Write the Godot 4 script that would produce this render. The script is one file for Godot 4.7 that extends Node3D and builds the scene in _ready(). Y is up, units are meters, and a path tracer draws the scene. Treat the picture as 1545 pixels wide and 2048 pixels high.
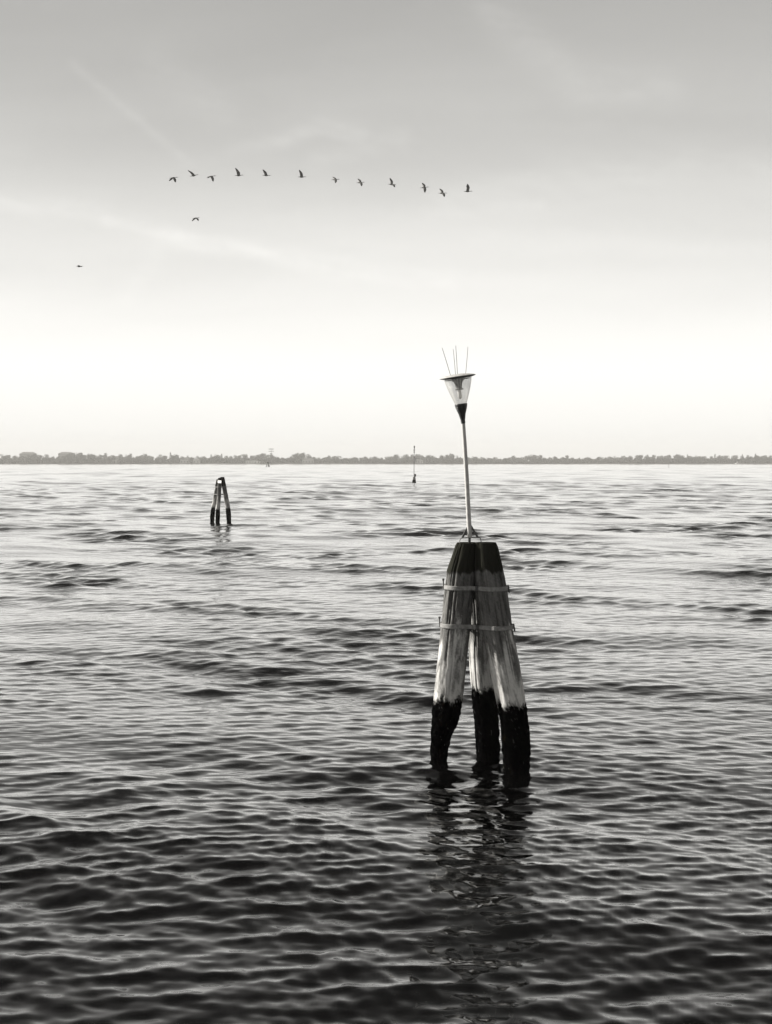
extends Node3D
# Lagoon at low sun: a three-pile mooring dolphin with a lamp, channel markers, a hazy wooded shore, a skein of birds.

var M := {}
var taken := {}

# ---------------------------------------------------------------- helpers
class MB:
	var v := PackedVector3Array()
	var c := PackedColorArray()
	var idx := PackedInt32Array()
	func vert(p: Vector3, col := Color.WHITE) -> int:
		v.append(p); c.append(col)
		return v.size() - 1
	func tri(a: int, b: int, d: int):
		idx.append(a); idx.append(b); idx.append(d)
	func tri_out(a: int, b: int, d: int, away: Vector3):
		# clockwise seen from outside; away is a point inside
		var n := (v[d] - v[a]).cross(v[b] - v[a])
		if n.dot((v[a] + v[b] + v[d]) / 3.0 - away) < 0.0:
			tri(a, d, b)
		else:
			tri(a, b, d)
	func loft(rings: Array, cap_start := true, cap_end := true, cols := []):
		# rings: PackedVector3Array each, same size
		var n: int = rings[0].size()
		var first := []
		var mids := []
		for k in rings.size():
			var ring: PackedVector3Array = rings[k]
			var mid := Vector3.ZERO
			for p in ring:
				mid += p
			mids.append(mid / n)
			first.append(v.size())
			for j in n:
				vert(ring[j], cols[k][j] if cols.size() > 0 else Color.WHITE)
		for k in rings.size() - 1:
			var inside: Vector3 = (mids[k] + mids[k + 1]) / 2.0
			for j in n:
				var a: int = first[k] + j
				var b: int = first[k] + (j + 1) % n
				var d: int = first[k + 1] + j
				var e: int = first[k + 1] + (j + 1) % n
				tri_out(a, b, d, inside)
				tri_out(b, e, d, inside)
		for side in 2:
			if (side == 0 and not cap_start) or (side == 1 and not cap_end):
				continue
			var k: int = 0 if side == 0 else rings.size() - 1
			var inner: Vector3 = mids[1] if side == 0 else mids[k - 1]
			var col: Color = cols[k][0] if cols.size() > 0 else Color.WHITE
			var m := vert(mids[k], col)
			var start := v.size()
			for j in n:
				vert(rings[k][j], cols[k][j] if cols.size() > 0 else Color.WHITE)
			for j in n:
				tri_out(start + j, start + (j + 1) % n, m, inner)
	func tube(path: PackedVector3Array, radii: Array, sides := 12, closed := false):
		var rings := []
		var n := path.size()
		var side := Vector3.ZERO
		for k in n:
			var t: Vector3
			if closed:
				t = (path[(k + 1) % n] - path[(k + n - 1) % n]).normalized()
			else:
				t = (path[mini(k + 1, n - 1)] - path[maxi(k - 1, 0)]).normalized()
			if side == Vector3.ZERO:
				side = t.cross(Vector3(0.31, 0.2, 0.93)).normalized()
			side = (side - t * side.dot(t)).normalized()
			var up := t.cross(side)
			var r: float = radii[mini(k, radii.size() - 1)]
			var ring := PackedVector3Array()
			for j in sides:
				var an := TAU * j / sides
				ring.append(path[k] + (side * cos(an) + up * sin(an)) * r)
			rings.append(ring)
		if closed:
			rings.append(rings[0])
		loft(rings, not closed, not closed)
	func lathe(base: Vector3, axis: Vector3, profile: Array, sides := 32, caps := true):
		# profile: [distance along axis, radius]
		var a := axis.normalized()
		var s := a.cross(Vector3(0.1, 0.05, 0.99)).normalized()
		var u := a.cross(s)
		var rings := []
		for p in profile:
			var ring := PackedVector3Array()
			for j in sides:
				var an := TAU * j / sides
				ring.append(base + a * float(p[0]) + (s * cos(an) + u * sin(an)) * float(p[1]))
			rings.append(ring)
		loft(rings, caps, caps)
	func box(x: Transform3D, size: Vector3, bevel := 0.0):
		# box with chamfered vertical and horizontal edges through a lofted section
		var h := size / 2.0
		var b: float = minf(bevel, minf(h.x, minf(h.y, h.z)) * 0.9)
		var levels: Array = [[-h.y, b], [-h.y + b, 0.0], [h.y - b, 0.0], [h.y, b]] if b > 0.0 else [[-h.y, 0.0], [h.y, 0.0]]
		var rings := []
		for l in levels:
			var e: float = l[1]
			var ring := PackedVector3Array()
			var hx: float = h.x - e
			var hz: float = h.z - e
			var k: float = b
			var pts: Array = [[hx - k, hz], [hx, hz - k], [hx, -hz + k], [hx - k, -hz], [-hx + k, -hz], [-hx, -hz + k], [-hx, hz - k], [-hx + k, hz]] if b > 0.0 else [[hx, hz], [hx, -hz], [-hx, -hz], [-hx, hz]]
			for p in pts:
				ring.append(x * Vector3(p[0], l[0], p[1]))
			rings.append(ring)
		loft(rings)
	func commit(flat := false) -> ArrayMesh:
		var vv := v
		var cc := c
		var nn := PackedVector3Array()
		var ii := idx
		if flat:
			vv = PackedVector3Array(); cc = PackedColorArray(); ii = PackedInt32Array()
			for t in range(0, idx.size(), 3):
				var n := (v[idx[t + 2]] - v[idx[t]]).cross(v[idx[t + 1]] - v[idx[t]]).normalized()
				for k in 3:
					vv.append(v[idx[t + k]]); cc.append(c[idx[t + k]]); nn.append(n); ii.append(t + k)
		else:
			nn.resize(v.size())
			for t in range(0, idx.size(), 3):
				var n := (v[idx[t + 2]] - v[idx[t]]).cross(v[idx[t + 1]] - v[idx[t]])
				for k in 3:
					nn[idx[t + k]] += n
			for k in nn.size():
				nn[k] = nn[k].normalized() if nn[k].length_squared() > 1e-20 else Vector3.UP
		var arr := []
		arr.resize(Mesh.ARRAY_MAX)
		arr[Mesh.ARRAY_VERTEX] = vv; arr[Mesh.ARRAY_NORMAL] = nn; arr[Mesh.ARRAY_COLOR] = cc; arr[Mesh.ARRAY_INDEX] = ii
		var m := ArrayMesh.new()
		m.add_surface_from_arrays(Mesh.PRIMITIVE_TRIANGLES, arr)
		return m

func numbered(called: String) -> String:
	var k: int = taken.get(called, 0)
	taken[called] = k + 1
	return called if k == 0 else "%s_%03d" % [called, k]

func tag(o: Node, label := "", category := "", group := "", kind := ""):
	if label: o.set_meta("label", label)
	if category: o.set_meta("category", category)
	if group: o.set_meta("group", group)
	if kind: o.set_meta("kind", kind)
	return o

func base(called: String, where := Vector3.ZERO, turn := 0.0) -> Node3D:
	var o := Node3D.new()
	o.name = numbered(called)
	add_child(o)
	o.position = where
	o.rotation.y = turn
	return o

func put(mesh: Mesh, called: String, mat: Material, parent: Node = null) -> MeshInstance3D:
	var o := MeshInstance3D.new()
	o.mesh = mesh
	o.material_override = mat
	o.cast_shadow = GeometryInstance3D.SHADOW_CASTING_SETTING_ON
	if parent == null:
		o.name = numbered(called)
		add_child(o)
	else:
		o.name = called
		parent.add_child(o, true)
	return o

func tone(l: float) -> Color:
	# linear grey with the print's slight warmth
	return Color(l, l * 0.985, l * 0.955)

func plain(l: float, rough := 0.8, metal := 0.0) -> StandardMaterial3D:
	var m := StandardMaterial3D.new()
	m.albedo_color = tone(l).linear_to_srgb()
	m.roughness = rough
	m.metallic = metal
	return m

func grained(l: float, amount: float, rough: float, scale: float, metal := 0.0) -> StandardMaterial3D:
	# a plain colour broken by patches and specks
	var m := plain(1.0, rough, metal)
	m.albedo_color = Color.WHITE
	var n := FastNoiseLite.new()
	n.seed = int(l * 1000.0) + 7
	n.frequency = 0.02
	n.fractal_octaves = 5
	var t := NoiseTexture2D.new()
	t.width = 256; t.height = 256; t.seamless = true; t.noise = n
	var g := Gradient.new()
	g.set_color(0, tone(l * (1.0 - amount)).linear_to_srgb())
	g.set_color(1, tone(l * (1.0 + amount)).linear_to_srgb())
	t.color_ramp = g
	m.albedo_texture = t
	m.uv1_triplanar = true
	m.uv1_scale = Vector3.ONE * scale
	return m

func smooth(a: float, b: float, x: float) -> float:
	return smoothstep(a, b, x)

# ---------------------------------------------------------------- sky
func sky_level(e: float) -> float:
	# radiance against elevation in degrees, read off the photograph up to 21.5 and carried on at the same rate of fall
	var t := [[-90.0, 0.5], [0.0, 0.84], [0.8, 0.90], [1.6, 0.955], [3.0, 1.02], [4.4, 1.06], [6.0, 1.015], [8.0, 0.92], [11.5, 0.775], [15.0, 0.62], [18.0, 0.53], [21.5, 0.45], [28.0, 0.29], [36.0, 0.165], [50.0, 0.08], [70.0, 0.055], [90.0, 0.05]]
	for k in t.size() - 1:
		if e <= t[k + 1][0]:
			var k0 := maxi(k - 1, 0)
			var k3 := mini(k + 2, t.size() - 1)
			if k == 0: return lerpf(t[0][1], t[1][1], (e + 90.0) / 90.0)
			return cubic_interpolate_in_time(t[k][1], t[k + 1][1], t[k0][1] if k0 > 0 else 0.80, t[k3][1], (e - t[k][0]) / (t[k + 1][0] - t[k][0]), t[k + 1][0] - t[k][0], (t[k0][0] if k0 > 0 else -0.8) - t[k][0], t[k3][0] - t[k][0])
	return 0.05

func make_sky() -> Sky:
	var w := 2048
	var h := 1024
	var data := PackedFloat32Array()
	data.resize(w * h * 3)
	var n := FastNoiseLite.new()
	n.seed = 11; n.frequency = 1.0; n.fractal_octaves = 6
	n.domain_warp_enabled = true; n.domain_warp_amplitude = 0.6; n.domain_warp_frequency = 0.7
	# thin streaks of ice cloud: azimuth, elevation (degrees) of both ends, width, strength
	var strokes := [
		[-15.0, 18.2, -9.6, 14.2, 0.18, 0.028], [-19.5, 12.0, -13.5, 11.7, 0.5, 0.035], [-13.6, 11.5, -9.0, 10.6, 0.40, 0.055], [-9.0, 10.6, -3.0, 9.6, 0.42, 0.050], [-3.0, 9.6, 3.0, 8.9, 0.6, 0.025],
		[-7.5, 14.9, -5.2, 15.3, 0.35, 0.028], [-5.2, 15.3, -3.2, 16.0, 0.35, 0.040], [-3.2, 16.0, -1.2, 15.6, 0.45, 0.038], [-3.4, 14.5, 0.8, 15.4, 0.5, 0.026],
		[3.0, 12.6, 8.0, 13.6, 0.7, 0.026], [8.0, 13.6, 15.0, 14.0, 0.9, 0.028], [15.0, 14.0, 20.0, 13.2, 0.8, 0.022], [5.0, 21.0, 9.5, 17.5, 0.9, 0.030], [9.5, 17.5, 13.5, 17.2, 0.9, 0.026], [-11.0, 10.3, -12.6, 8.0, 0.45, 0.015], [-11.0, 18.5, -8.0, 16.5, 0.9, 0.020], [2.0, 12.0, 7.5, 12.4, 0.4, 0.018]]
	for y in h:
		var e := 90.0 - (y + 0.5) / h * 180.0
		var l := sky_level(e)
		var ce := cos(deg_to_rad(e))
		var se := sin(deg_to_rad(e))
		for x in w:
			var s := l
			if e > 0.0:
				var az := (x + 0.5) / w * TAU
				var dx := sin(az) * ce
				var dz := -cos(az) * ce
				var a := rad_to_deg(az)
				if a > 180.0: a -= 360.0
				if e < 70.0:
					# veil laid out on a high flat layer, so that it thins towards the horizon as real cloud does
					var f := 1.0 / (se + 0.16)
					var c1 := n.get_noise_2d(dx * f * 0.55 + 3.0, dz * f * 1.5)
					s += l * 0.10 * c1 * smooth(3.0, 12.0, e)
				if absf(a) < 26.0 and e < 24.0:
					var veil := 0.0
					for k in strokes:
						var p := Vector2(a, e)
						var q := Geometry2D.get_closest_point_to_segment(p, Vector2(k[0], k[1]), Vector2(k[2], k[3]))
						var d := p.distance_to(q) / float(k[4])
						if d < 3.0:
							veil = maxf(veil, float(k[5]) * exp(-d * d))
					if veil > 0.0:
						# fibres drawn out along the streaks
						s += veil * 1.7 * (0.75 + 0.9 * n.get_noise_2d(a * 0.35 + e * 0.4 + 40.0, e * 1.9 + a * 0.35))
			var o := (y * w + x) * 3
			data[o] = s; data[o + 1] = s * 0.988; data[o + 2] = s * 0.952
	var im := Image.create_from_data(w, h, false, Image.FORMAT_RGBF, data.to_byte_array())
	var m := PanoramaSkyMaterial.new()
	m.panorama = ImageTexture.create_from_image(im)
	var s := Sky.new()
	s.sky_material = m
	return s

# ---------------------------------------------------------------- water
var waves := []

func make_waves():
	var rng := RandomNumberGenerator.new()
	rng.seed = 5
	var count := 56
	for k in count:
		var t := float(k) / (count - 1)
		var lam := 3.6 * pow(0.08 / 3.6, t) * rng.randf_range(0.93, 1.07)
		var spread := 0.40 + 0.45 * t
		var dir := PI / 2.0 + 0.10 + rng.randfn(0.0, 1.0) * spread
		var steep := 0.026
		if lam > 1.8: steep = 0.009
		elif lam > 0.9: steep = 0.020
		elif lam < 0.22: steep = 0.046
		elif lam < 0.45: steep = 0.030
		waves.append([TAU / lam, dir, steep * lam / TAU, rng.randf() * TAU, lam])
	# low old swell that still shows far out
	for k in 15:
		var lam := 4.0 + 0.95 * k if k < 9 else 13.5 + 3.5 * (k - 9)
		waves.append([TAU / lam, PI / 2.0 + rng.randfn(0.0, 1.0) * 0.4, (0.0075 if lam < 13.0 else 0.0045) * lam / TAU, rng.randf() * TAU, lam])

func make_water():
	make_waves()
	# rows of a sheet that runs from behind the shore of the viewer out to the far bank, finer where the water is near
	var zs := PackedFloat32Array()
	var d := -40.0
	while d < 1403.0:
		zs.append(d)
		if d < 3.5: d += clampf((3.6 - d) * 0.25, 0.05, 6.0)
		elif d < 8.0: d += 0.025
		elif d < 150.0: d *= 1.0034
		elif d < 420.0: d *= 1.005
		else: d *= 1.004
	var nc := 640
	var nr := zs.size()
	var vv := PackedVector3Array()
	vv.resize(nr * nc)
	var gust := FastNoiseLite.new()
	gust.seed = 4; gust.frequency = 0.11; gust.fractal_octaves = 3
	var hx := PackedFloat32Array(); hx.resize(nc)
	var hy := PackedFloat32Array(); hy.resize(nc)
	var hz := PackedFloat32Array(); hz.resize(nc)
	var lx := PackedFloat32Array(); lx.resize(nc)
	var mx := PackedFloat32Array(); mx.resize(nc)
	var my := PackedFloat32Array(); my.resize(nc)
	var mz := PackedFloat32Array(); mz.resize(nc)
	var groups := FastNoiseLite.new()
	groups.seed = 31; groups.frequency = 0.16; groups.fractal_octaves = 2
	for i in nr:
		var dist: float = zs[i]
		var half := 4.5 + 0.45 * absf(dist)
		var step := 2.0 * half / (nc - 1)
		var row_step: float = (zs[i + 1] - dist) if i < nr - 1 else 20.0
		var cell: float = maxf(step, row_step)
		# choppier under the quay, calmer out on the lagoon
		var calm := lerpf(0.95, 1.0, smooth(6.0, 40.0, dist))
		var whole := 0.0
		var kept := 0.0
		for wv in waves:
			var st: float = float(wv[2]) * float(wv[0])
			whole += st * st
			kept += st * st * pow(smooth(2.6, 4.5, float(wv[4]) / cell), 2.0)
		# where the sheet is too coarse for the short waves the longer ones carry their steepness
		var boost := clampf(sqrt(whole * 0.45 / maxf(kept, 1e-6)), 1.0, 2.6)
		hx.fill(0.0); hy.fill(0.0); hz.fill(0.0); lx.fill(0.0); mx.fill(0.0); my.fill(0.0); mz.fill(0.0)
		for wv in waves:
			var lam: float = wv[4]
			var keep := smooth(2.6, 4.5, lam / cell)
			if keep <= 0.0:
				continue
			var k: float = wv[0]
			var cx := cos(float(wv[1]))
			var cz := sin(float(wv[1]))
			var amp: float = float(wv[2]) * keep * boost
			var q := 0.85
			var phase: float = k * (cx * -half + cz * -dist) + float(wv[3])
			var dphi := k * cx * step
			var c := cos(phase) * amp
			var s := sin(phase) * amp
			var rc := cos(dphi)
			var rs := sin(dphi)
			var qx := -q * cx
			var qz := -q * cz
			if lam > 1.7:
				for j in nc:
					lx[j] += c
					hx[j] += qx * s
					hz[j] += qz * s
					var c2 := c * rc - s * rs
					s = s * rc + c * rs
					c = c2
			elif lam > 0.42:
				for j in nc:
					my[j] += c
					mx[j] += qx * s
					mz[j] += qz * s
					var c2 := c * rc - s * rs
					s = s * rc + c * rs
					c = c2
			else:
				for j in nc:
					hy[j] += c
					hx[j] += qx * s
					hz[j] += qz * s
					var c2 := c * rc - s * rs
					s = s * rc + c * rs
					c = c2
		for j in nc:
			var x := -half + step * j
			var g: float = (1.0 + 0.8 * gust.get_noise_2d(x, dist * 0.8)) * calm
			# the middling waves run in groups, with slacker water between them
			var gm: float = clampf(0.62 + 2.1 * groups.get_noise_2d(x * 0.8 + dist * 0.15, dist * 1.1), 0.15, 1.9)
			if dist > 8.6 and dist < 11.4 and x > -0.8 and x < 2.4:
				# rings where the water laps at the piles
				for pc in [Vector2(0.468, 10.02), Vector2(1.118, 9.75), Vector2(0.92, 10.22)]:
					var rr := Vector2(x, dist).distance_to(pc)
					lx[j] += 0.0055 * cos((rr - 0.1) * 44.0) * exp(-rr * 3.2)
			vv[i * nc + j] = Vector3(x + hx[j] * g + mx[j] * gm, lx[j] + hy[j] * g + my[j] * gm, -dist + hz[j] * g + mz[j] * gm)
	var nn := PackedVector3Array()
	nn.resize(nr * nc)
	for i in nr:
		var a := maxi(i - 1, 0) * nc
		var b := mini(i + 1, nr - 1) * nc
		for j in nc:
			var tx := vv[i * nc + mini(j + 1, nc - 1)] - vv[i * nc + maxi(j - 1, 0)]
			var tz := vv[b + j] - vv[a + j]
			nn[i * nc + j] = tx.cross(tz).normalized()
	var ii := PackedInt32Array()
	ii.resize((nr - 1) * (nc - 1) * 6)
	var o := 0
	for i in nr - 1:
		for j in nc - 1:
			var a := i * nc + j
			ii[o] = a; ii[o + 1] = a + nc; ii[o + 2] = a + nc + 1
			ii[o + 3] = a; ii[o + 4] = a + nc + 1; ii[o + 5] = a + 1
			o += 6
	var arr := []
	arr.resize(Mesh.ARRAY_MAX)
	arr[Mesh.ARRAY_VERTEX] = vv; arr[Mesh.ARRAY_NORMAL] = nn; arr[Mesh.ARRAY_INDEX] = ii
	var m := ArrayMesh.new()
	m.add_surface_from_arrays(Mesh.PRIMITIVE_TRIANGLES, arr)
	var mat := plain(0.0015, 0.05)
	mat.metallic_specular = 0.43
	mat.clearcoat_enabled = true
	mat.clearcoat = 0.85
	mat.clearcoat_roughness = 0.06
	mat.normal_enabled = true
	mat.normal_texture = ripple_map()
	mat.normal_scale = 1.0
	mat.uv1_triplanar = true
	mat.uv1_world_triplanar = true
	mat.uv1_scale = Vector3.ONE / 6.1
	mat.uv1_triplanar_sharpness = 8.0
	var w := put(m, "water", mat)
	tag(w, "", "", "", "structure")
	# the lagoon goes on to both sides
	var wide := PlaneMesh.new()
	wide.size = Vector2(1900.0, 1520.0)
	var rest := put(wide, "water", mat)
	rest.position = Vector3(0, -0.3, -690.0)
	tag(rest, "", "", "", "structure")

func ripple_map() -> ImageTexture:
	# slopes of short ripples (6 cm to 1.5 m long) that close up at the edges of a 6.1 m square
	var n := 768
	var sx := PackedFloat32Array(); sx.resize(n * n)
	var sz := PackedFloat32Array(); sz.resize(n * n)
	var rng := RandomNumberGenerator.new()
	rng.seed = 21
	for k in 40:
		var wanted := 4.0 * pow(24.0, k / 39.0)
		var dir := PI / 2.0 + 0.05 + rng.randfn(0.0, 1.0) * 0.62
		var kx: int = roundi(wanted * cos(dir))
		var kz: int = roundi(wanted * sin(dir))
		var s0 := lerpf(0.008, 0.031, smooth(8.0, 24.0, wanted))
		var ph := rng.randf() * TAU
		var len := sqrt(float(kx * kx + kz * kz))
		var ax := s0 * kx / len
		var az := s0 * kz / len
		var rc := cos(TAU * kx / n)
		var rs := sin(TAU * kx / n)
		for y in n:
			var p := TAU * kz * y / n + ph
			var c := cos(p)
			var s := sin(p)
			var at := y * n
			for x in n:
				sx[at] += ax * s
				sz[at] += az * s
				at += 1
				var c2 := c * rc - s * rs
				s = s * rc + c * rs
				c = c2
	var data := PackedByteArray()
	data.resize(n * n * 3)
	for k in n * n:
		var v := Vector3(-sx[k], sz[k], 1.0).normalized()
		data[k * 3] = int(v.x * 127.5 + 127.5)
		data[k * 3 + 1] = int(v.y * 127.5 + 127.5)
		data[k * 3 + 2] = int(v.z * 127.5 + 127.5)
	return ImageTexture.create_from_image(Image.create_from_data(n, n, false, Image.FORMAT_RGB8, data))

# ---------------------------------------------------------------- piles
func at_height(prof: Array, y: float) -> Array:
	# prof: [y, x, z, r] from the top down
	if y >= prof[0][0]: return prof[0]
	for k in prof.size() - 1:
		if y >= prof[k + 1][0]:
			var t: float = (y - float(prof[k + 1][0])) / (float(prof[k][0]) - float(prof[k + 1][0]))
			var out := []
			for q in 4:
				out.append(lerpf(prof[k + 1][q], prof[k][q], t))
			return out
	return prof[prof.size() - 1]

func pile_mesh(prof: Array, sd: int, sides: int, step: float, weed: float, tar: float, fouling: float) -> ArrayMesh:
	var mb := MB.new()
	var grain := FastNoiseLite.new()
	grain.seed = sd; grain.frequency = 1.0; grain.fractal_octaves = 3
	var blot := FastNoiseLite.new()
	blot.seed = sd + 50; blot.frequency = 1.0; blot.fractal_octaves = 4
	var shell := FastNoiseLite.new()
	shell.seed = sd + 90; shell.frequency = 1.0; shell.noise_type = FastNoiseLite.TYPE_CELLULAR
	var top: float = prof[0][0]
	var low: float = prof[prof.size() - 1][0]
	var rings := []
	var cols := []
	var y := top
	while true:
		var p := at_height(prof, y)
		# soften the corners of the profile except at the cut top
		if y < top - 0.35:
			var pa := at_height(prof, y + 0.06)
			var pb := at_height(prof, y - 0.06)
			for q in range(1, 4):
				p[q] = (float(p[q]) * 2.0 + float(pa[q]) + float(pb[q])) / 4.0
		var ring := PackedVector3Array()
		var col := PackedColorArray()
		for j in sides:
			var an := TAU * j / sides
			var cx := cos(an)
			var cz := sin(an)
			var ga := cx * 7.0
			var gb := cz * 7.0
			# checks and grain run along the trunk
			var g := grain.get_noise_3d(ga, gb, y * 1.3)
			var fine := grain.get_noise_3d(ga * 2.6, gb * 2.6, y * 4.0 + 9.0)
			var crack := smooth(0.30, 0.46, grain.get_noise_3d(ga * 0.9 + 30.0, gb * 0.9, y * 0.55))
			var b := blot.get_noise_3d(cx * 1.1, cz * 1.1, y * 2.4)
			var edge := weed + 0.07 * blot.get_noise_3d(cx * 1.3, cz * 1.3, 4.0) + 0.022 * grain.get_noise_3d(ga * 0.7, gb * 0.7, y * 6.0 + 3.0)
			var wet := smooth(0.035, -0.03, y - edge + 0.045 * blot.get_noise_3d(cx * 6.0, cz * 6.0, y * 40.0))
			var tared := 0.0
			if tar < top:
				tared = smooth(-0.015, 0.015, y - tar - 0.03 * blot.get_noise_3d(cx * 2.0, cz * 2.0, 7.0) - 0.012 * grain.get_noise_3d(ga * 0.8, gb * 0.8, y * 5.0))
			var r: float = p[3]
			r *= 1.0 + 0.030 * b
			r -= 0.016 * crack * (1.0 - wet) + 0.004 * (g + fine)
			if wet > 0.0:
				var sh := shell.get_noise_3d(cx * r * 34.0, cz * r * 34.0, y * 34.0)
				r += wet * fouling * (0.016 * blot.get_noise_3d(cx * 2.6, cz * 2.6, y * 14.0) + 0.010 * sh)
			ring.append(Vector3(float(p[1]) + cx * r, y, float(p[2]) + cz * r))
			# weathered grey timber with darker streaks, a salt-bleached and rubbed stretch above the weed, tar on the head
			var speck := blot.get_noise_3d(cx * 11.0, cz * 11.0, y * 45.0)
			var l := 0.115 + 0.08 * b + 0.04 * g + 0.02 * fine + 0.05 * speck
			var bleach := smooth(0.56, 0.06, y - weed + 0.30 * g + 0.8 * b + 0.25 * speck)
			l = lerpf(l, 0.52 + 0.03 * fine + 0.05 * g + 0.10 * speck, bleach)
			l *= 1.0 - 0.35 * crack
			l *= 1.0 - 0.4 * smooth(0.28, 0.45, blot.get_noise_3d(cx * 2.4 + 8.0, cz * 2.4, y * 5.0))
			l = lerpf(l, 0.004 + 0.012 * maxf(fine, 0.0), tared)
			var weedc := 0.002 + 0.004 * maxf(0.0, b)
			var spot := smooth(0.30, 0.55, blot.get_noise_3d(cx * 8.0, cz * 8.0, y * 18.0)) * smooth(0.15, 0.40, blot.get_noise_3d(cx * 1.6, cz * 1.6, y * 3.0 + 20.0))
			weedc = lerpf(weedc, 0.05, spot)
			l = lerpf(maxf(l, 0.02), weedc, wet)
			col.append(tone(l))
		rings.append(ring)
		cols.append(col)
		if y <= low: break
		y = maxf(y - step, low)
	# the sawn top, slightly domed by wear
	mb.loft(rings, true, false, cols)
	return mb.commit()

func strap_path(profs: Array, y: float, gap: float, pinch: float) -> PackedVector3Array:
	# a band drawn tight round the three piles and pulled in between the two that stand side by side
	var pts := PackedVector3Array()
	var cs := []
	for p in profs:
		cs.append(at_height(p, y))
	var n := 144
	for k in n:
		var u := Vector2(cos(TAU * k / n), sin(TAU * k / n))
		var best := -1e9
		var who := 0
		for q in 3:
			var s: float = float(cs[q][1]) * u.x + float(cs[q][2]) * u.y + float(cs[q][3])
			if s > best:
				best = s; who = q
		var c: Array = cs[who]
		pts.append(Vector3(float(c[1]) + u.x * (float(c[3]) + gap), y, float(c[2]) + u.y * (float(c[3]) + gap)))
	var out := PackedVector3Array()
	for k in n:
		var a := pts[k]
		var b := pts[(k + 1) % n]
		out.append(a)
		if a.distance_to(b) > 0.08:
			for t in range(1, 8):
				var f := t / 8.0
				var p := a.lerp(b, f)
				if (a.z + b.z) / 2.0 > (float(cs[0][2]) + float(cs[1][2])) / 2.0:
					p.z -= pinch * (1.0 - absf(f * 2.0 - 1.0))
				out.append(p)
	return out

func strap_mesh(path: PackedVector3Array, height: float, thick: float) -> ArrayMesh:
	var mb := MB.new()
	var n := path.size()
	var mid := Vector3.ZERO
	for p in path: mid += p
	mid /= n
	var rings := []
	for k in n + 1:
		var p := path[k % n]
		var t := (path[(k + 1) % n] - path[(k + n - 1) % n]).normalized()
		var o := Vector3(t.z, 0, -t.x)
		if o.dot(p - mid) < 0.0: o = -o
		var ring := PackedVector3Array()
		var hh := height / 2.0
		var b := thick * 0.3
		for q in [[0.0, -hh], [thick - b, -hh], [thick, -hh + b], [thick, hh - b], [thick - b, hh], [0.0, hh]]:
			ring.append(p + o * float(q[0]) + Vector3.UP * float(q[1]))
		rings.append(ring)
	mb.loft(rings, false, false)
	return mb.commit(true)

func local(prof: Array, at: Vector3) -> Array:
	var out := []
	for p in prof:
		out.append([float(p[0]) - at.y, float(p[1]) - at.x, float(p[2]) - at.z, p[3]])
	return out

func make_dolphin():
	var at := Vector3(0.83, 0.0, -9.98)
	var root := base("mooring_dolphin", at)
	tag(root, "three-legged timber mooring dolphin with black weed-covered feet and a lamp on top", "mooring dolphin")
	var left := local([[1.998, 0.711, -9.98, 0.092], [1.97, 0.703, -9.98, 0.100], [1.76, 0.662, -9.98, 0.131], [1.584, 0.640, -9.98, 0.128], [1.276, 0.609, -9.99, 0.126], [0.966, 0.580, -10.0, 0.126], [0.633, 0.548, -10.01, 0.128], [0.432, 0.523, -10.02, 0.128], [0.33, 0.494, -10.02, 0.103], [0.299, 0.486, -10.02, 0.092], [0.166, 0.466, -10.02, 0.080], [0.02, 0.467, -10.02, 0.066], [-0.3, 0.44, -10.04, 0.09], [-1.2, 0.36, -10.06, 0.12]], at)
	var right := local([[2.002, 0.862, -9.93, 0.090], [1.97, 0.868, -9.93, 0.099], [1.808, 0.884, -9.92, 0.124], [1.592, 0.915, -9.91, 0.132], [1.29, 0.957, -9.89, 0.130], [0.949, 1.020, -9.85, 0.132], [0.651, 1.076, -9.82, 0.127], [0.441, 1.106, -9.79, 0.126], [0.229, 1.118, -9.77, 0.122], [-0.026, 1.119, -9.75, 0.114], [-1.2, 1.16, -9.70, 0.12]], at)
	var back := local([[1.93, 0.800, -10.15, 0.095], [1.72, 0.812, -10.16, 0.112], [1.249, 0.846, -10.18, 0.112], [0.933, 0.856, -10.19, 0.114], [0.572, 0.883, -10.20, 0.115], [0.299, 0.907, -10.21, 0.111], [-0.03, 0.921, -10.22, 0.108], [-1.2, 0.96, -10.26, 0.11]], at)
	var profs := [left, right, back]
	var k := 0
	for p in profs:
		put(pile_mesh(p, 3 + 17 * k, 96, 0.009, [0.64, 0.63, 0.70][k], [1.74, 1.76, 1.70][k], 1.0), "pile", M.timber, root)
		k += 1
	for y in [1.612, 1.278]:
		var path := strap_path(profs, y, 0.001, 0.055)
		var s := put(strap_mesh(path, 0.038, 0.012), "strap", M.strap, root)
		var lo := path[0]
		var hi := path[0]
		for p in path:
			if p.x < lo.x: lo = p
			if p.x > hi.x: hi = p
		var mb := MB.new()
		mb.lathe(lo + Vector3(-0.013, -0.02, 0.012), Vector3(-0.04, 1, 0), [[0, 0.006], [0.075, 0.006], [0.077, 0.011], [0.092, 0.011], [0.094, 0.006]], 10)
		put(mb.commit(true), "bolt", M.iron, s)
		mb = MB.new()
		mb.box(Transform3D(Basis(Vector3.BACK, 0.16), hi + Vector3(0.016, -0.008, 0.01)), Vector3(0.012, 0.066, 0.04), 0.003)
		put(mb.commit(true), "clamp", M.iron, s)
		# bolt that draws the strap in between the two front piles
		var mid: float = (at_height(left, y)[1] + at_height(right, y)[1]) / 2.0
		var front := -1e9
		for p in path:
			if absf(p.x - mid) < 0.03: front = maxf(front, p.z)
		mb = MB.new()
		mb.box(Transform3D(Basis(Vector3.BACK, 0.1), Vector3(mid, y, front + 0.012)), Vector3(0.022, 0.060, 0.03), 0.004)
		put(mb.commit(true), "bolt", M.dark_iron, s)

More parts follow.
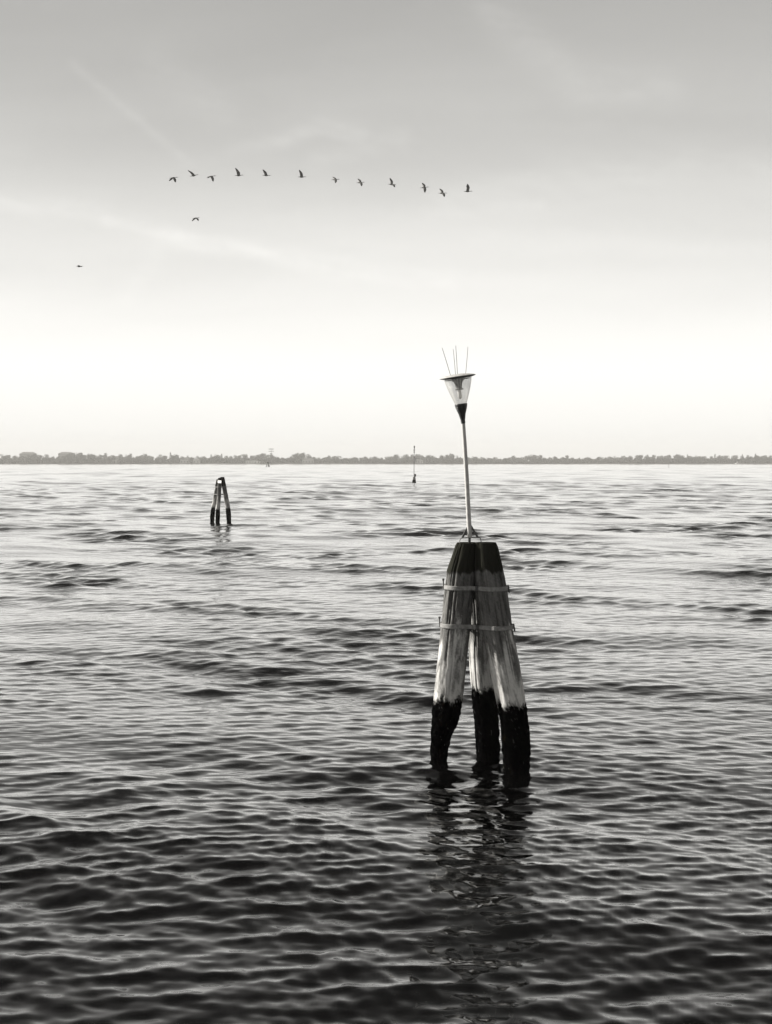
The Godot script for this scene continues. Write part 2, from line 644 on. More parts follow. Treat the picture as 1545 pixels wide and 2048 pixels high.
# ---------------------------------------------------------------- lamp
func make_lamp():
	var at := Vector3(0.727, 1.99, -9.97)
	var root := base("lamp_post", at)
	tag(root, "leaning pale lamp post with flared glass lantern standing on the timber dolphin", "lamp post")
	var mb := MB.new()
	var path := PackedVector3Array()
	for p in [Vector3(0.727, 2.043, -9.97), Vector3(0.719, 2.19, -9.97), Vector3(0.711, 2.334, -9.97), Vector3(0.697, 2.6, -9.97), Vector3(0.680, 2.866, -9.97), Vector3(0.667, 3.05, -9.97)]:
		path.append(p - at)
	mb.tube(path, [0.0215, 0.0205, 0.0200, 0.019, 0.0175, 0.0165], 24)
	put(mb.commit(), "post", M.paint, root)
	mb = MB.new()
	mb.lathe(Vector3(-0.002, -0.012, 0), Vector3.UP, [[0, 0.012], [0.07, 0.012]], 16)
	mb.lathe(Vector3(-0.002, -0.012, 0), Vector3.UP, [[0, 0.05], [0.012, 0.05], [0.014, 0.046]], 20)
	put(mb.commit(true), "foot_pin", M.dark_iron, root)
	# bent rod that straddles the heads of the piles
	mb = MB.new()
	path = PackedVector3Array()
	for p in [Vector3(0.636, 1.975, -9.95), Vector3(0.640, 2.018, -9.955), Vector3(0.646, 2.032, -9.957), Vector3(0.660, 2.039, -9.96), Vector3(0.73, 2.042, -9.96), Vector3(0.802, 2.043, -9.96), Vector3(0.815, 2.039, -9.957), Vector3(0.822, 2.028, -9.955), Vector3(0.830, 1.975, -9.95)]:
		path.append(p - at)
	mb.tube(path, [0.0042], 10)
	put(mb.commit(), "bracket_rod", M.strap, root)
	# flat stays on either side of the post's foot
	for e in [[Vector3(-0.012, 0.155, 0), Vector3(-0.062, 0.054, 0.004)], [Vector3(0.012, 0.150, 0), Vector3(0.070, 0.055, 0.004)], [Vector3(0.0, 0.155, -0.014), Vector3(-0.004, 0.05, -0.075)]]:
		mb = MB.new()
		var a: Vector3 = e[0]
		var b: Vector3 = e[1]
		var up := (a - b).normalized()
		var side := up.cross(Vector3.BACK if absf(up.x) > 0.1 else Vector3.RIGHT).normalized()
		mb.box(Transform3D(Basis(side, up, side.cross(up)), (a + b) / 2.0), Vector3(0.018, a.distance_to(b) + 0.012, 0.008), 0.0015)
		put(mb.commit(true), "stay", M.iron, root)
	# head, tipped a little further than the post
	var neck := Vector3(0.668, 3.035, -9.97) - at
	var ax := Vector3(-0.128, 1.0, 0.05).normalized()
	mb = MB.new()
	mb.lathe(neck, ax, [[-0.005, 0.0175], [0.010, 0.020], [0.028, 0.019], [0.034, 0.022], [0.075, 0.030], [0.110, 0.042], [0.138, 0.051], [0.158, 0.0545], [0.166, 0.0545], [0.168, 0.050]], 40)
	put(mb.commit(), "socket", M.dark_iron, root)
	mb = MB.new()
	mb.lathe(neck, ax, [[0.166, 0.051], [0.20, 0.063], [0.25, 0.082], [0.31, 0.102], [0.36, 0.115], [0.385, 0.1195]], 56, false)
	var glass := put(mb.commit(), "lantern_glass", M.glass, root)
	mb = MB.new()
	for q in 28:
		# moulded ribs of the lantern
		var s := ax.cross(Vector3(0.1, 0.05, 0.99)).normalized()
		var u := ax.cross(s)
		var an := TAU * q / 28.0
		var o := s * cos(an) + u * sin(an)
		var pa := PackedVector3Array()
		for f in [[0.170, 0.0505], [0.20, 0.0615], [0.25, 0.0805], [0.31, 0.1005], [0.36, 0.1135], [0.384, 0.1175]]:
			pa.append(neck + ax * float(f[0]) + o * float(f[1]))
		mb.tube(pa, [0.0011], 5)
	put(mb.commit(), "rib", M.rib, glass)
	mb = MB.new()
	mb.lathe(neck, ax, [[0.4005, 0.154], [0.403, 0.154], [0.409, 0.138], [0.416, 0.105], [0.421, 0.070], [0.424, 0.030], [0.425, 0.004]], 56)
	put(mb.commit(), "cap", M.cap, root)
	mb = MB.new()
	mb.lathe(neck, ax, [[0.386, 0.112], [0.390, 0.130], [0.396, 0.152], [0.399, 0.157], [0.4, 0.156]], 56)
	put(mb.commit(), "rim", M.dark_iron, root)
	mb = MB.new()
	mb.lathe(neck, ax, [[0.374, 0.095], [0.382, 0.114]], 48)
	put(mb.commit(true), "gasket", M.dark_iron, root)
	mb = MB.new()
	mb.lathe(neck, ax, [[0.385, 0.058], [0.368, 0.054], [0.360, 0.040], [0.335, 0.031], [0.312, 0.026], [0.300, 0.026], [0.295, 0.037], [0.289, 0.037], [0.286, 0.026]], 32)
	put(mb.commit(), "lamp_holder", M.fitting, root)
	mb = MB.new()
	mb.lathe(neck, ax, [[0.287, 0.012], [0.270, 0.017], [0.235, 0.020], [0.215, 0.014], [0.208, 0.004]], 24)
	put(mb.commit(), "bulb", M.frost, root)
	for e in [[Vector3(0.557, 3.436, -9.94), Vector3(0.481, 3.674, -9.90)], [Vector3(0.614, 3.446, -9.93), Vector3(0.596, 3.692, -9.88)], [Vector3(0.603, 3.452, -10.02), Vector3(0.585, 3.678, -10.06)], [Vector3(0.687, 3.452, -9.98), Vector3(0.708, 3.692, -9.99)]]:
		mb = MB.new()
		var a: Vector3 = e[0] - at
		var b: Vector3 = e[1] - at
		mb.tube(PackedVector3Array([a + (a - b) * 0.06, a.lerp(b, 0.5) + Vector3(0.001, 0, 0), b]), [0.0028, 0.0026, 0.0020], 8)
		put(mb.commit(), "spike", M.wire, root)

# ---------------------------------------------------------------- the other marks in the water
func make_second_dolphin():
	var at := Vector3(-7.2, 0.0, -50.3)
	var root := base("mooring_dolphin", at)
	tag(root, "slim bare dolphin of three splayed piles with a white plate near its head", "mooring dolphin")
	var a := local([[1.93, -7.33, -50.22, 0.07], [1.7, -7.36, -50.22, 0.085], [0.64, -7.56, -50.26, 0.095], [0.3, -7.60, -50.28, 0.105], [0.0, -7.62, -50.30, 0.085], [-1.0, -7.72, -50.3, 0.1]], at)
	var b := local([[1.95, -7.24, -50.12, 0.075], [1.7, -7.25, -50.12, 0.09], [0.64, -7.325, -50.06, 0.095], [0.3, -7.33, -50.05, 0.105], [0.0, -7.335, -50.04, 0.09], [-1.0, -7.36, -50.0, 0.1]], at)
	var c := local([[2.035, -7.15, -50.28, 0.08], [1.75, -7.105, -50.28, 0.095], [0.69, -6.925, -50.34, 0.105], [0.4, -6.90, -50.35, 0.118], [0.05, -6.885, -50.36, 0.10], [-1.0, -6.80, -50.4, 0.1]], at)
	var k := 0
	for p in [a, b, c]:
		put(pile_mesh(p, 203 + 11 * k, 32, 0.03, [0.72, 0.64, 0.69][k], [1.70, 1.74, 1.66][k], 1.4), "pile", M.timber, root)
		k += 1
	for y in [1.60, 1.28]:
		put(strap_mesh(strap_path([a, c, b], y, 0.002, 0.0), 0.03, 0.01), "strap", M.strap, root)
	var mb := MB.new()
	mb.box(Transform3D(Basis(Vector3.UP, -0.75), Vector3(-7.235, 1.83, -50.0) - at), Vector3(0.25, 0.12, 0.012), 0.002)
	put(mb.commit(true), "plate", M.white, root)
	mb = MB.new()
	mb.tube(PackedVector3Array([Vector3(-0.13, 1.96, 0.09), Vector3(0.0, 1.99, 0.07), Vector3(0.07, 1.99, 0.04)]), [0.03, 0.035, 0.03], 8)
	put(mb.commit(true), "head_beam", M.tarred, root)
	mb = MB.new()
	mb.box(Transform3D(Basis(Vector3.BACK, 0.2), Vector3(-0.225, 1.66, 0.13)), Vector3(0.05, 0.09, 0.05), 0.006)
	put(mb.commit(true), "bolt_end", M.iron, root)

func make_marker():
	var at := Vector3(3.57, 0.0, -146.0)
	var root := base("channel_marker", at)
	tag(root, "tall thin channel marker pole with a small white plate rising from short dark piles", "channel marker")
	var k := 0
	for p in [[-0.16, 0.10, 0.0], [0.15, 0.12, 0.02], [0.02, -0.16, 0.0]]:
		var prof := [[0.78 + 0.05 * k, p[0] * 0.45, p[1] * 0.45, 0.075], [0.4, p[0] * 0.75, p[1] * 0.75, 0.095], [0.0, p[0], p[1], 0.105], [-1.0, p[0] * 1.4, p[1] * 1.4, 0.1]]
		put(pile_mesh(prof, 300 + k, 20, 0.05, 0.42, 5.0, 1.2), "pile", M.timber, root)
		k += 1
	var mb := MB.new()
	mb.tube(PackedVector3Array([Vector3(-0.01, 0.5, 0), Vector3(-0.012, 2.0, 0), Vector3(0.0, 3.4, 0), Vector3(0.02, 4.5, 0)]), [0.04, 0.036, 0.032, 0.028], 10)
	put(mb.commit(), "pole", M.dark_iron, root)
	mb = MB.new()
	mb.box(Transform3D(Basis(), Vector3(0.12, 0.98, 0.05)), Vector3(0.26, 0.34, 0.22), 0.03)
	put(mb.commit(true), "battery_box", M.iron, root)
	mb = MB.new()
	mb.box(Transform3D(Basis(), Vector3(0.14, 2.94, 0.04)), Vector3(0.24, 0.36, 0.02), 0.004)
	put(mb.commit(true), "plate", M.white, root)
	for y in [3.28, 3.90, 4.18]:
		mb = MB.new()
		mb.lathe(Vector3(0.005, y - 0.06, 0), Vector3.UP, [[0, 0.03], [0.01, 0.075], [0.10, 0.075], [0.11, 0.03]], 12)
		put(mb.commit(true), "collar", M.dark_iron, root)
	mb = MB.new()
	mb.lathe(Vector3(0.02, 4.48, 0), Vector3.UP, [[0, 0.04], [0.02, 0.085], [0.15, 0.085], [0.22, 0.05], [0.26, 0.01]], 12)
	put(mb.commit(), "beacon", M.dark_iron, root)
	for s in [-1, 1]:
		mb = MB.new()
		mb.tube(PackedVector3Array([Vector3(0.06 * s, 3.9, 0), Vector3(0.09 * s, 4.2, 0), Vector3(0.05 * s + 0.02, 4.5, 0)]), [0.009], 6)
		put(mb.commit(), "guard_rod", M.iron, root)

func make_far_dolphin():
	var root := base("mooring_dolphin", Vector3(-63.05, 0.0, -615.0))
	tag(root, "small dark three-legged dolphin standing far out just before the wooded shore", "mooring dolphin")
	var k := 0
	for p in [[-0.85, 0.2], [0.8, 0.25], [0.05, -0.8]]:
		var prof := [[2.5, p[0] * 0.2, p[1] * 0.2, 0.17], [1.0, p[0] * 0.7, p[1] * 0.7, 0.2], [0.0, p[0], p[1], 0.22], [-1.0, p[0] * 1.3, p[1] * 1.3, 0.22]]
		put(pile_mesh(prof, 400 + k, 12, 0.12, 1.2, 1.8, 1.0), "pile", M.timber, root)
		k += 1
	var s := base("stake", Vector3(122.1, 0.0, -497.0))
	tag(s, "single thin stake standing alone in the open water before the far bank", "stake")
	put(pile_mesh([[1.75, 0, 0, 0.08], [0.0, 0.04, 0, 0.10], [-1.0, 0.06, 0, 0.1]], 420, 10, 0.12, 0.6, 5.0, 1.0), "pile", M.timber, s)

# ---------------------------------------------------------------- far shore
func clump(mb: MB, p: Vector3, r: float, rng: RandomNumberGenerator):
	var b := Basis(Vector3(rng.randfn(), rng.randfn(), rng.randfn()).normalized(), rng.randf() * TAU)
	var q := []
	for d in [Vector3.RIGHT, Vector3.LEFT, Vector3.UP, Vector3.DOWN, Vector3.BACK, Vector3.FORWARD]:
		q.append(mb.vert(p + b * (d * r * rng.randf_range(0.6, 1.3))))
	for f in [[0, 2, 4], [0, 2, 5], [0, 3, 4], [0, 3, 5], [1, 2, 4], [1, 2, 5], [1, 3, 4], [1, 3, 5]]:
		mb.tri_out(q[f[0]], q[f[1]], q[f[2]], p)

func crown_mesh(sd: int, pointed: bool) -> ArrayMesh:
	# unit tree, one metre tall: foliage from 0.16 up
	var rng := RandomNumberGenerator.new()
	rng.seed = sd
	var mb := MB.new()
	if pointed:
		for k in 80:
			var h := rng.randf()
			var w := 0.13 * sin(PI * pow(0.08 + 0.9 * h, 0.8)) + 0.01
			var an := rng.randf() * TAU
			clump(mb, Vector3(cos(an) * w * sqrt(rng.randf()), 0.12 + 0.84 * h, sin(an) * w * sqrt(rng.randf())), 0.045, rng)
		return mb.commit(true)
	var lobes := []
	for k in rng.randi_range(4, 7):
		var an := rng.randf() * TAU
		var far := rng.randf_range(0.05, 0.28)
		lobes.append([Vector3(cos(an) * far, rng.randf_range(0.30, 0.78), sin(an) * far), rng.randf_range(0.15, 0.25)])
	lobes.append([Vector3(rng.randf_range(-0.08, 0.08), 0.80, 0.0), 0.18])
	for k in 260:
		var l: Array = lobes[k % lobes.size()]
		var d := Vector3(rng.randfn(), rng.randfn(), rng.randfn()).normalized() * pow(rng.randf(), 0.4) * float(l[1])
		clump(mb, l[0] + d, rng.randf_range(0.024, 0.048), rng)
	return mb.commit(true)

func make_shore():
	var rng := RandomNumberGenerator.new()
	rng.seed = 77
	# low bank of the far island
	var mb := MB.new()
	var rings := []
	for k in 121:
		var x := -900.0 + 15.0 * k
		var f := -1398.0 - 3.0 * sin(x * 0.011) - 2.0 * sin(x * 0.037 + 1.0)
		var ring := PackedVector3Array()
		for p in [[f, -0.6], [f - 1.2, 0.55], [f - 6.0, 0.9], [f - 120.0, 1.1], [f - 120.0, -0.6]]:
			ring.append(Vector3(x, p[1], p[0]))
		rings.append(ring)
	mb.loft(rings)
	tag(put(mb.commit(true), "shore", M.bank), "", "", "", "structure")
	var crowns := []
	for k in 9:
		crowns.append(crown_mesh(100 + k, false))
	var points := []
	for k in 3:
		points.append(crown_mesh(150 + k, true))
	mb = MB.new()
	var tp := PackedVector3Array([Vector3(0, 0, 0), Vector3(0.01, 0.25, 0), Vector3(-0.01, 0.55, 0.01)])
	mb.tube(tp, [0.028, 0.020, 0.010], 7)
	for l in [Vector3(0.14, 0.52, 0.05), Vector3(-0.13, 0.56, -0.04), Vector3(0.03, 0.60, -0.14)]:
		mb.tube(PackedVector3Array([Vector3(0.005, 0.26, 0), l * 0.75 + Vector3(0, 0.05, 0), l]), [0.012, 0.009, 0.004], 5)
	var trunk := mb.commit()
	# crowns along the skyline: x, height of the top
	var sky_line := [-472, 11.9, -466, 11.1, -457, 10.3, -430, 12.7, -417, 12.2, -409, 9.5, -384, 13.9, -376, 14.3, -371, 10.6, -362, 12.7, -352, 11.6, -344, 13.8, -338, 11.1, -327, 12.2, -314, 12.7, -306, 10.0, -298, 12.7, -290, 10.6, -278, 11.9, -273, 10.3, -265, 14.3, -257, 11.9, -251, 9.5, -244, 10.3, -232, 10.0, -224, 9.5, -215, 11.9, -209, 10.3, -202, 12.7, -196, 10.3, -185, 10.9, -174, 11.9, -164, 10.3, -151, 13.0, -142, 11.9, -132, 8.7, -126, 7.9, -117, 9.5, -109, 13.9, -103, 13.9, -96, 12.2, -93, 10.3, -88, 8.7, -82, 6.3, -77, 7.1, -71, 10.6, -63, 10.1, -56, 9.5, -52, 7.1, -39, 8.7, -25, 9.5, -15, 9.5, -6, 7.9, 3, 9.5, 7, 9.5, 12, 11.9, 14, 11.6, 25, 11.9, 33, 11.9, 39, 11.9, 44, 10.3, 47, 9.0, 52, 11.1, 58, 10.3, 68, 11.1, 79, 13.2, 87, 10.3, 91, 8.7, 101, 7.9, 107, 9.5, 118, 8.7, 126, 7.1, 134, 8.4, 139, 6.3, 150, 7.9, 158, 10.3, 163, 7.9, 167, 8.7, 172, 10.3, 182, 11.6, 190, 11.1, 194, 7.9, 207, 9.5, 212, 7.1, 217, 8.7, 223, 10.6, 229, 7.5, 237, 7.1, 248, 8.7, 253, 6.3, 261, 9.0, 275, 9.5, 281, 9.5, 291, 10.3, 299, 10.3, 307, 10.3, 312, 11.1, 321, 11.6, 329, 11.1, 339, 10.6, 348, 11.1, 358, 11.9, 364, 10.3, 370, 11.6, 381, 10.6, 386, 8.7, 391, 9.5, 404, 12.2, 410, 10.6, 418, 10.3, 430, 10.6, 438, 11.9, 445, 11.1, 450, 9.5, 454, 12.7, 457, 10.3, 465, 10.5, 473, 10.6]
	var spots := []
	for k in range(0, sky_line.size(), 2):
		spots.append([float(sky_line[k]), float(sky_line[k + 1]), -1412.0 - rng.randf() * 6.0])
	# the trees between and before them, and on past both edges of the view
	for k in 180:
		var x := -478.0 + 956.0 * (k + rng.randf()) / 180.0
		var near := 0
		for q in range(0, sky_line.size(), 2):
			if absf(float(sky_line[q]) - x) < absf(float(sky_line[near]) - x): near = q
		spots.append([x, float(sky_line[near + 1]) * rng.randf_range(0.70, 0.96), -1404.0 - rng.randf() * 6.0])
	for k in 9:
		for s in [-1.0, 1.0]:
			spots.append([s * (484.0 + 13.0 * k + rng.randf() * 6.0), rng.randf_range(8.5, 12.5), -1406.0 - rng.randf() * 10.0])
	var slender := {-215: 1, -265: 1, 404: 1, 438: 1, 454: 1, 370: 1, 381: 1, -202: 1}
	for s in spots:
		var thin: bool = slender.has(int(s[0])) and float(s[2]) < -1411.0
		var t := base("slender_tree" if thin else "tree", Vector3(s[0], 0.85, s[2]), rng.randf() * TAU)
		var h: float = float(s[1]) - 0.6
		var wide := h * (1.0 if thin else rng.randf_range(1.0, 1.6))
		if thin:
			tag(t, "narrow pointed tree standing up out of the far shore wood", "tree", "pointed trees of the far shore")
		else:
			tag(t, "broad leafy tree in the hazy wood along the far shore", "tree", "trees of the far shore wood")
		var tr := put(trunk, "trunk", M.bark, t)
		tr.scale = Vector3(wide, h, wide)
		var cr := put(points[rng.randi() % 3] if thin else crowns[rng.randi() % 9], "crown", [M.leaf, M.leaf_pale, M.leaf_dark][rng.randi() % 3], t)
		cr.scale = Vector3(wide, h, wide)
	# scrub that closes the wood down to the water
	mb = MB.new()
	for k in 12000:
		var x := rng.randf_range(-640.0, 640.0)
		var y := 0.7 + rng.randf() * rng.randf_range(2.5, 7.0)
		clump(mb, Vector3(x, y, -1402.5 - y * 0.8 - rng.randf() * 18.0), rng.randf_range(0.8, 1.7), rng)
	tag(put(mb.commit(true), "scrub", M.leaf), "low dense scrub along the foot of the far shore wood", "scrub", "", "stuff")
	# pale houses among the trees: x, base z, width, wall height, roof height
	var houses := [
		[-444.0, -1424.0, 19.0, 11.4, 2.6, "broad pale building with rounded hipped roof showing above the trees at the shore's end"],
		[-397.0, -1424.0, 17.0, 11.6, 2.4, "tall pale building rising over the wood next to the highest dense trees"],
		[-335.0, -1407.0, 17.0, 6.2, 2.6, "long pale house half hidden by trees of the wood"],
		[-245.0, -1401.0, 11.0, 4.6, 2.6, "small pale house with hipped roof among low trees"],
		[-231.0, -1400.6, 8.0, 3.8, 2.2, "smallest pale house squeezed beside another among low trees"],
		[-95.0, -1400.5, 14.0, 4.4, 2.4, "pale house at the water's edge below a tall round tree"],
		[387.0, -1416.0, 7.0, 6.6, 2.4, "narrow pale house seen through a gap between pointed trees"],
		[-162.0, -1400.0, 17.0, 2.6, 1.0, "long white boathouse at the water's edge"],
		[40.0, -1400.4, 10.0, 3.4, 1.8, "pale cottage with low roof beneath the wood's rounded middle clump"]]
	mb = MB.new()
	mb.box(Transform3D(), Vector3(1.1, 1.5, 0.14), 0.03)
	var win := mb.commit(true)
	for e in houses:
		var w: float = e[2]
		var hh: float = e[3]
		var deep := 9.0
		var o := base("boathouse" if e[5].begins_with("long white") else "house", Vector3(e[0], 0.8, e[1]))
		tag(o, e[5], "boathouse" if e[5].begins_with("long white") else "house", "buildings on the far shore")
		mb = MB.new()
		mb.box(Transform3D(Basis(), Vector3(0, hh / 2.0, -deep / 2.0)), Vector3(w, hh, deep), 0.02)
		put(mb.commit(true), "wall", M.white if e[5].begins_with("long white") else M.render, o)
		mb = MB.new()
		var ring_a := PackedVector3Array([Vector3(-w / 2 - 0.5, hh, 0.5), Vector3(w / 2 + 0.5, hh, 0.5), Vector3(w / 2 + 0.5, hh, -deep - 0.5), Vector3(-w / 2 - 0.5, hh, -deep - 0.5)])
		var top: float = hh + float(e[4])
		var ring_b := PackedVector3Array([Vector3(-w / 2 + 3, top, -deep / 2 + 0.3), Vector3(w / 2 - 3, top, -deep / 2 + 0.3), Vector3(w / 2 - 3, top, -deep / 2 - 0.3), Vector3(-w / 2 + 3, top, -deep / 2 - 0.3)])
		mb.loft([ring_a, ring_b])
		put(mb.commit(true), "roof", M.roof, o)
		var floors := maxi(1, int(hh / 3.2))
		var across := maxi(2, int(w / 3.0))
		for fl in floors:
			for q in across:
				var x := put(win, "window", M.pane, o)
				x.position = Vector3(-w / 2 + w * (q + 0.5) / across, 1.7 + fl * 3.0 if hh > 3.0 else 1.4, 0.02)
	# floodlight mast behind the trees
	var f := base("floodlight_mast", Vector3(-143.5, 0.9, -1440.0))
	tag(f, "tall thin mast with three rows of floodlights above the treetops", "floodlight mast")
	mb = MB.new()
	mb.tube(PackedVector3Array([Vector3.ZERO, Vector3(0, 18.2, 0)]), [0.28, 0.16], 8)
	put(mb.commit(), "pole", M.iron, f)
	var y := 17.6
	for n in [4, 4, 2]:
		mb = MB.new()
		mb.box(Transform3D(Basis(), Vector3(0, y, 0.25)), Vector3(1.7 * n, 0.18, 0.18), 0.02)
		put(mb.commit(true), "crossbar", M.iron, f)
		for q in n:
			mb = MB.new()
			mb.box(Transform3D(Basis(Vector3.RIGHT, 0.4), Vector3((q - (n - 1) / 2.0) * 1.65, y + 0.1, 0.7)), Vector3(1.15, 0.95, 0.4), 0.06)
			put(mb.commit(true), "floodlight", M.iron, f)
		y -= 2.7
	# small white boats lying under the bank
	var boats := [
		[-157.3, -1388.0, 9.0, 0.0, "white cabin boat moored in front of the long white boathouse"],
		[422.6, -1384.0, 6.5, 0.5, "white motor boat lying alone off the dark pointed trees"],
		[-47.0, -1387.0, 4.5, 0.1, "tiny white boat under the low stretch of the far wood"],
		[-458.0, -1389.0, 5.0, -0.2, "little white boat moored below the broad pale hipped building"]]
	for e in boats:
		boat(Vector3(e[0], 0.0, e[1]), e[2], e[3], e[4])

func boat(at: Vector3, size: float, turn: float, label: String):
	var o := base("motor_boat", at, turn)
	tag(o, label, "boat", "boats off the far shore")
	var mb := MB.new()
	var rings := []
	for k in 11:
		var t := k / 10.0
		var w := 0.17 * size * pow(maxf(1.0 - pow(t, 3.2), 0.0), 0.7) + 0.01
		var ring := PackedVector3Array()
		var lift := 0.05 * size * t * t
		var x := (t - 0.5) * size
		for p in [[-1.0, 0.11], [-0.8, 0.0], [0.0, -0.06], [0.8, 0.0], [1.0, 0.11]]:
			ring.append(Vector3(x, float(p[1]) * size + lift, float(p[0]) * w))
		rings.append(ring)
	mb.loft(rings)
	put(mb.commit(true), "hull", M.boat, o)
	mb = MB.new()
	mb.box(Transform3D(Basis(), Vector3(-0.05 * size, 0.16 * size, 0)), Vector3(0.36 * size, 0.12 * size, 0.22 * size), 0.02 * size)
	var cab := put(mb.commit(true), "cabin", M.boat, o)
	mb = MB.new()
	mb.box(Transform3D(Basis(), Vector3(-0.05 * size, 0.175 * size, 0)), Vector3(0.30 * size, 0.05 * size, 0.2205 * size + 0.02), 0.0)
	put(mb.commit(true), "window", M.pane, cab)

# ---------------------------------------------------------------- birds
func bird_mesh(pitch: float, near_tip: Vector3, far_tip: Vector3) -> ArrayMesh:
	var mb := MB.new()
	var b := Basis(Vector3.BACK, pitch)
	# body with tail, neck, head and bill along +x
	var rings := []
	for p in [[-0.30, 0.0, 0.004, 0.05], [-0.26, 0.0, 0.010, 0.048], [-0.19, 0.0, 0.020, 0.032], [-0.12, -0.002, 0.042, 0.046], [-0.03, -0.008, 0.062, 0.062], [0.06, -0.006, 0.055, 0.055], [0.12, 0.002, 0.034, 0.034], [0.17, 0.010, 0.021, 0.020], [0.24, 0.012, 0.018, 0.017], [0.275, 0.014, 0.026, 0.022], [0.305, 0.014, 0.023, 0.019], [0.325, 0.010, 0.010, 0.009], [0.37, 0.003, 0.006, 0.005], [0.41, -0.006, 0.002, 0.002]]:
		var ring := PackedVector3Array()
		for j in 12:
			var an := TAU * j / 12.0
			ring.append(b * Vector3(p[0], float(p[1]) + sin(an) * float(p[2]), cos(an) * float(p[3])))
		rings.append(ring)
	mb.loft(rings)
	for s in 2:
		var tip: Vector3 = near_tip if s == 0 else far_tip
		var z := 0.03 if s == 0 else -0.03
		var root := b * Vector3(0.03, 0.015, z)
		var wrings := []
		# inner arm, wrist, fingers
		for q in [[0.0, 0.0, 0.20, 0.030], [0.25, 0.035, 0.225, 0.020], [0.48, 0.055, 0.225, 0.014], [0.72, 0.02, 0.18, 0.010], [0.90, -0.03, 0.12, 0.007], [1.0, -0.075, 0.03, 0.004]]:
			var t: float = q[0]
			var c := root + tip * t + Vector3(q[1], 0, 0)
			c += tip.length() * 0.10 * sin(t * PI) * (Vector3.UP if tip.y < 0.1 else Vector3(0.5, 0, 0))
			var th := (tip.normalized().cross(Vector3.RIGHT)).normalized() * float(q[3])
			var chord: float = q[2]
			wrings.append(PackedVector3Array([c + Vector3(0.05, 0, 0), c + th * 0.7 + Vector3(0.01, 0, 0), c + th * 0.3 + Vector3(0.05 - chord * 0.6, 0, 0), c + Vector3(0.05 - chord, 0, 0), c - th * 0.3 + Vector3(0.05 - chord * 0.6, 0, 0), c - th * 0.7 + Vector3(0.01, 0, 0)]))
		mb.loft(wrings)
	return mb.commit()

func make_birds():
	# place, pitch, tip of the wing on this side, tip of the far wing, label
	var up_a := Vector3(-0.14, 0.50, 0.16)
	var up_b := Vector3(-0.10, 0.47, -0.22)
	var list := [
		[Vector3(-14.81, 22.45, -81), 0.10, Vector3(0.22, -0.42, 0.20), Vector3(-0.34, -0.18, -0.30), "last bird of the flying row, wings arched downward"],
		[Vector3(-13.55, 22.85, -82), 0.18, Vector3(-0.38, 0.32, 0.20), Vector3(-0.34, 0.34, -0.22), "second bird from the row's tail, wings swept up and back"],
		[Vector3(-12.47, 23.03, -83), 0.14, Vector3(0.20, -0.46, 0.18), Vector3(-0.32, -0.05, -0.36), "third bird from the row's tail, near wing pushed straight down"],
		[Vector3(-10.63, 23.35, -84), 0.05, up_a + Vector3(-0.08, 0.02, 0), up_b + Vector3(-0.06, 0.02, 0), "fourth bird from the row's tail, both wings raised high"],
		[Vector3(-8.75, 23.60, -85), -0.05, up_a + Vector3(-0.09, -0.10, 0), up_b + Vector3(-0.12, -0.12, 0), "fifth bird from the row's tail, wings half raised behind"],
		[Vector3(-6.23, 23.73, -86), 0.0, up_a + Vector3(-0.03, 0.0, 0), up_b + Vector3(-0.05, -0.02, 0), "bird in mid row with both wings raised, ahead of the one with half raised wings"],
		[Vector3(-3.80, 23.78, -87), 0.05, Vector3(0.06, -0.36, 0.28), Vector3(-0.20, 0.30, -0.34), "small looking bird in mid row banked with wings spread, sixth from the leader"],
		[Vector3(-1.95, 23.80, -88), 0.06, Vector3(0.14, -0.38, 0.28), Vector3(-0.18, 0.38, -0.28), "banked bird with wings spread, fifth from the row's leader"],
		[Vector3(0.44, 23.90, -89), -0.08, Vector3(0.26, -0.32, 0.28), Vector3(-0.14, 0.56, -0.16), "bird with one wing straight up and one down, fourth from the row's leader"],
		[Vector3(2.66, 21.78, -81), 0.10, Vector3(0.06, -0.46, 0.22), Vector3(-0.12, 0.40, -0.26), "darkest banked bird, third from the row's leader"],
		[Vector3(3.97, 21.62, -82), 0.0, Vector3(0.16, -0.36, 0.28), Vector3(-0.16, 0.40, -0.26), "lowest bird of the row, banked, just behind the leader"],
		[Vector3(5.83, 21.98, -83), 0.02, Vector3(-0.02, 0.52, 0.14), Vector3(-0.04, 0.50, -0.18), "leading bird of the row with both wings straight up"],
		[Vector3(-13.76, 20.30, -84), 0.10, Vector3(0.30, -0.32, 0.22), Vector3(-0.36, -0.24, -0.22), "single bird flying below the row, wings arched down"],
		[Vector3(-22.48, 17.0, -85), 0.06, Vector3(-0.05, -0.02, 0.50), Vector3(0.08, 0.02, -0.50), "lone gliding bird far behind and below the flock"]]
	for e in list:
		var o := put(bird_mesh(e[1], e[2], e[3]), "bird", M.feather)
		o.position = e[0]
		o.scale = Vector3.ONE * (0.92 if float(e[0].y) > 20.5 else 0.78)
		tag(o, e[4], "bird", "birds flying over the lagoon")

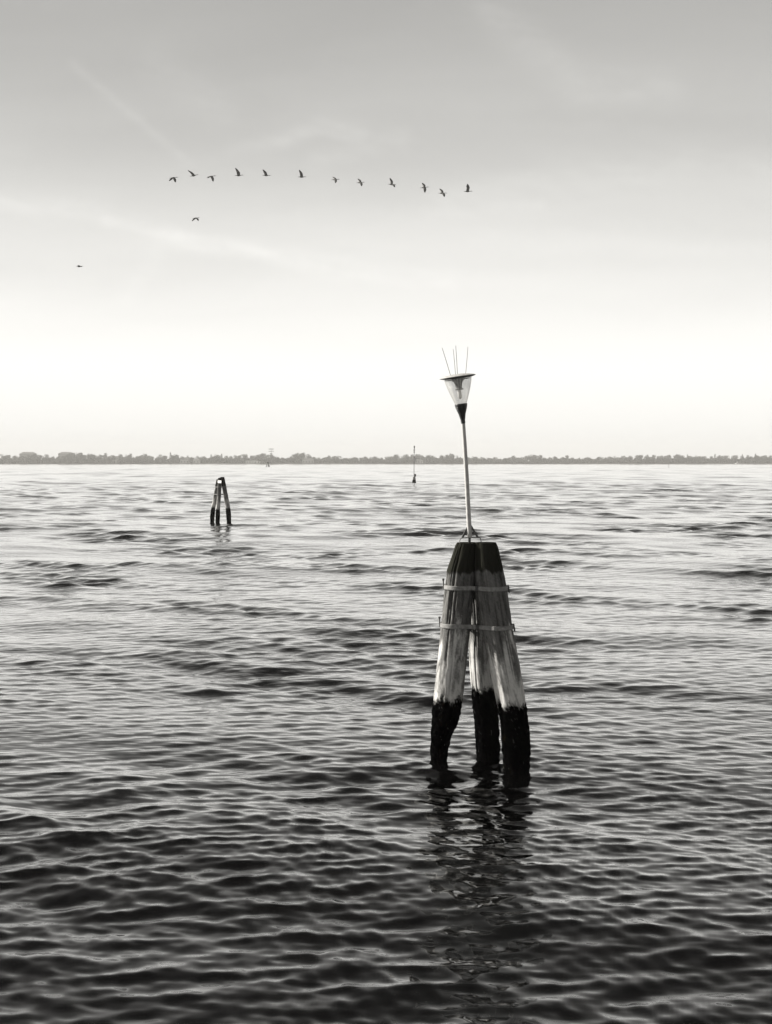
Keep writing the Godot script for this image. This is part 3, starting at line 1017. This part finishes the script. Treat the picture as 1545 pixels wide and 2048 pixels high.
# ----------------------------------------------------------------
func _ready():
	var cam := Camera3D.new()
	cam.name = "camera"
	add_child(cam)
	cam.position = Vector3(0, 2.7, 0)
	cam.rotation_degrees.x = -2.502
	cam.fov = 2.0 * rad_to_deg(atan(1024.0 / 2300.0))
	cam.near = 0.1
	cam.far = 6000.0
	cam.current = true
	var env := Environment.new()
	env.background_mode = Environment.BG_SKY
	env.sky = make_sky()
	env.tonemap_mode = Environment.TONE_MAPPER_LINEAR
	env.tonemap_exposure = 2.1
	env.background_energy_multiplier = 0.476
	env.sdfgi_enabled = true
	env.ssao_enabled = true
	env.ssil_enabled = true
	env.fog_enabled = true
	env.fog_density = 0.00028
	env.fog_light_color = tone(0.95).linear_to_srgb()
	var we := WorldEnvironment.new()
	we.name = "environment"
	we.environment = env
	add_child(we)
	var sun := DirectionalLight3D.new()
	sun.name = "sun"
	add_child(sun)
	# low sun ahead of the camera and well to the left
	var az := deg_to_rad(-72.0)
	var el := deg_to_rad(24.0)
	var to_sun := Vector3(sin(az) * cos(el), sin(el), -cos(az) * cos(el))
	sun.look_at_from_position(Vector3.ZERO, -to_sun, Vector3.UP)
	sun.light_energy = 1.6
	sun.light_angular_distance = 0.5
	sun.light_color = Color(1.0, 0.985, 0.955)
	sun.shadow_enabled = true

	# materials
	var t := plain(1.0, 0.92)
	t.albedo_color = Color.WHITE
	t.vertex_color_use_as_albedo = true
	t.metallic_specular = 0.08
	M.timber = t
	M.tarred = plain(0.015, 0.7)
	M.strap = grained(0.20, 0.5, 0.6, 5.0)
	M.iron = grained(0.09, 0.5, 0.6, 6.0)
	M.dark_iron = grained(0.018, 0.5, 0.45, 6.0)
	M.paint = grained(0.42, 0.25, 0.55, 4.0)
	M.cap = grained(0.45, 0.3, 0.5, 5.0)
	M.wire = plain(0.22, 0.6)
	M.white = plain(0.75, 0.6)
	M.boat = plain(0.5, 0.6)
	M.fitting = grained(0.13, 0.4, 0.6, 6.0)
	M.frost = plain(0.7, 0.3)
	M.rib = plain(0.6, 0.35)
	var g := StandardMaterial3D.new()
	g.albedo_color = Color(0.92, 0.915, 0.90, 0.27)
	g.transparency = BaseMaterial3D.TRANSPARENCY_ALPHA
	g.roughness = 0.06
	g.cull_mode = BaseMaterial3D.CULL_DISABLED
	M.glass = g
	M.bank = grained(0.10, 0.4, 0.95, 0.05)
	M.leaf = plain(0.045, 0.9)
	M.leaf_pale = plain(0.060, 0.9)
	M.leaf_dark = plain(0.033, 0.9)
	M.bark = plain(0.06, 0.9)
	M.render = plain(0.48, 0.9)
	M.roof = plain(0.16, 0.9)
	M.pane = plain(0.03, 0.2)
	M.feather = plain(0.15, 0.8)

	make_water()
	make_shore()
	make_dolphin()
	make_second_dolphin()
	make_marker()
	make_far_dolphin()
	make_lamp()
	make_birds()
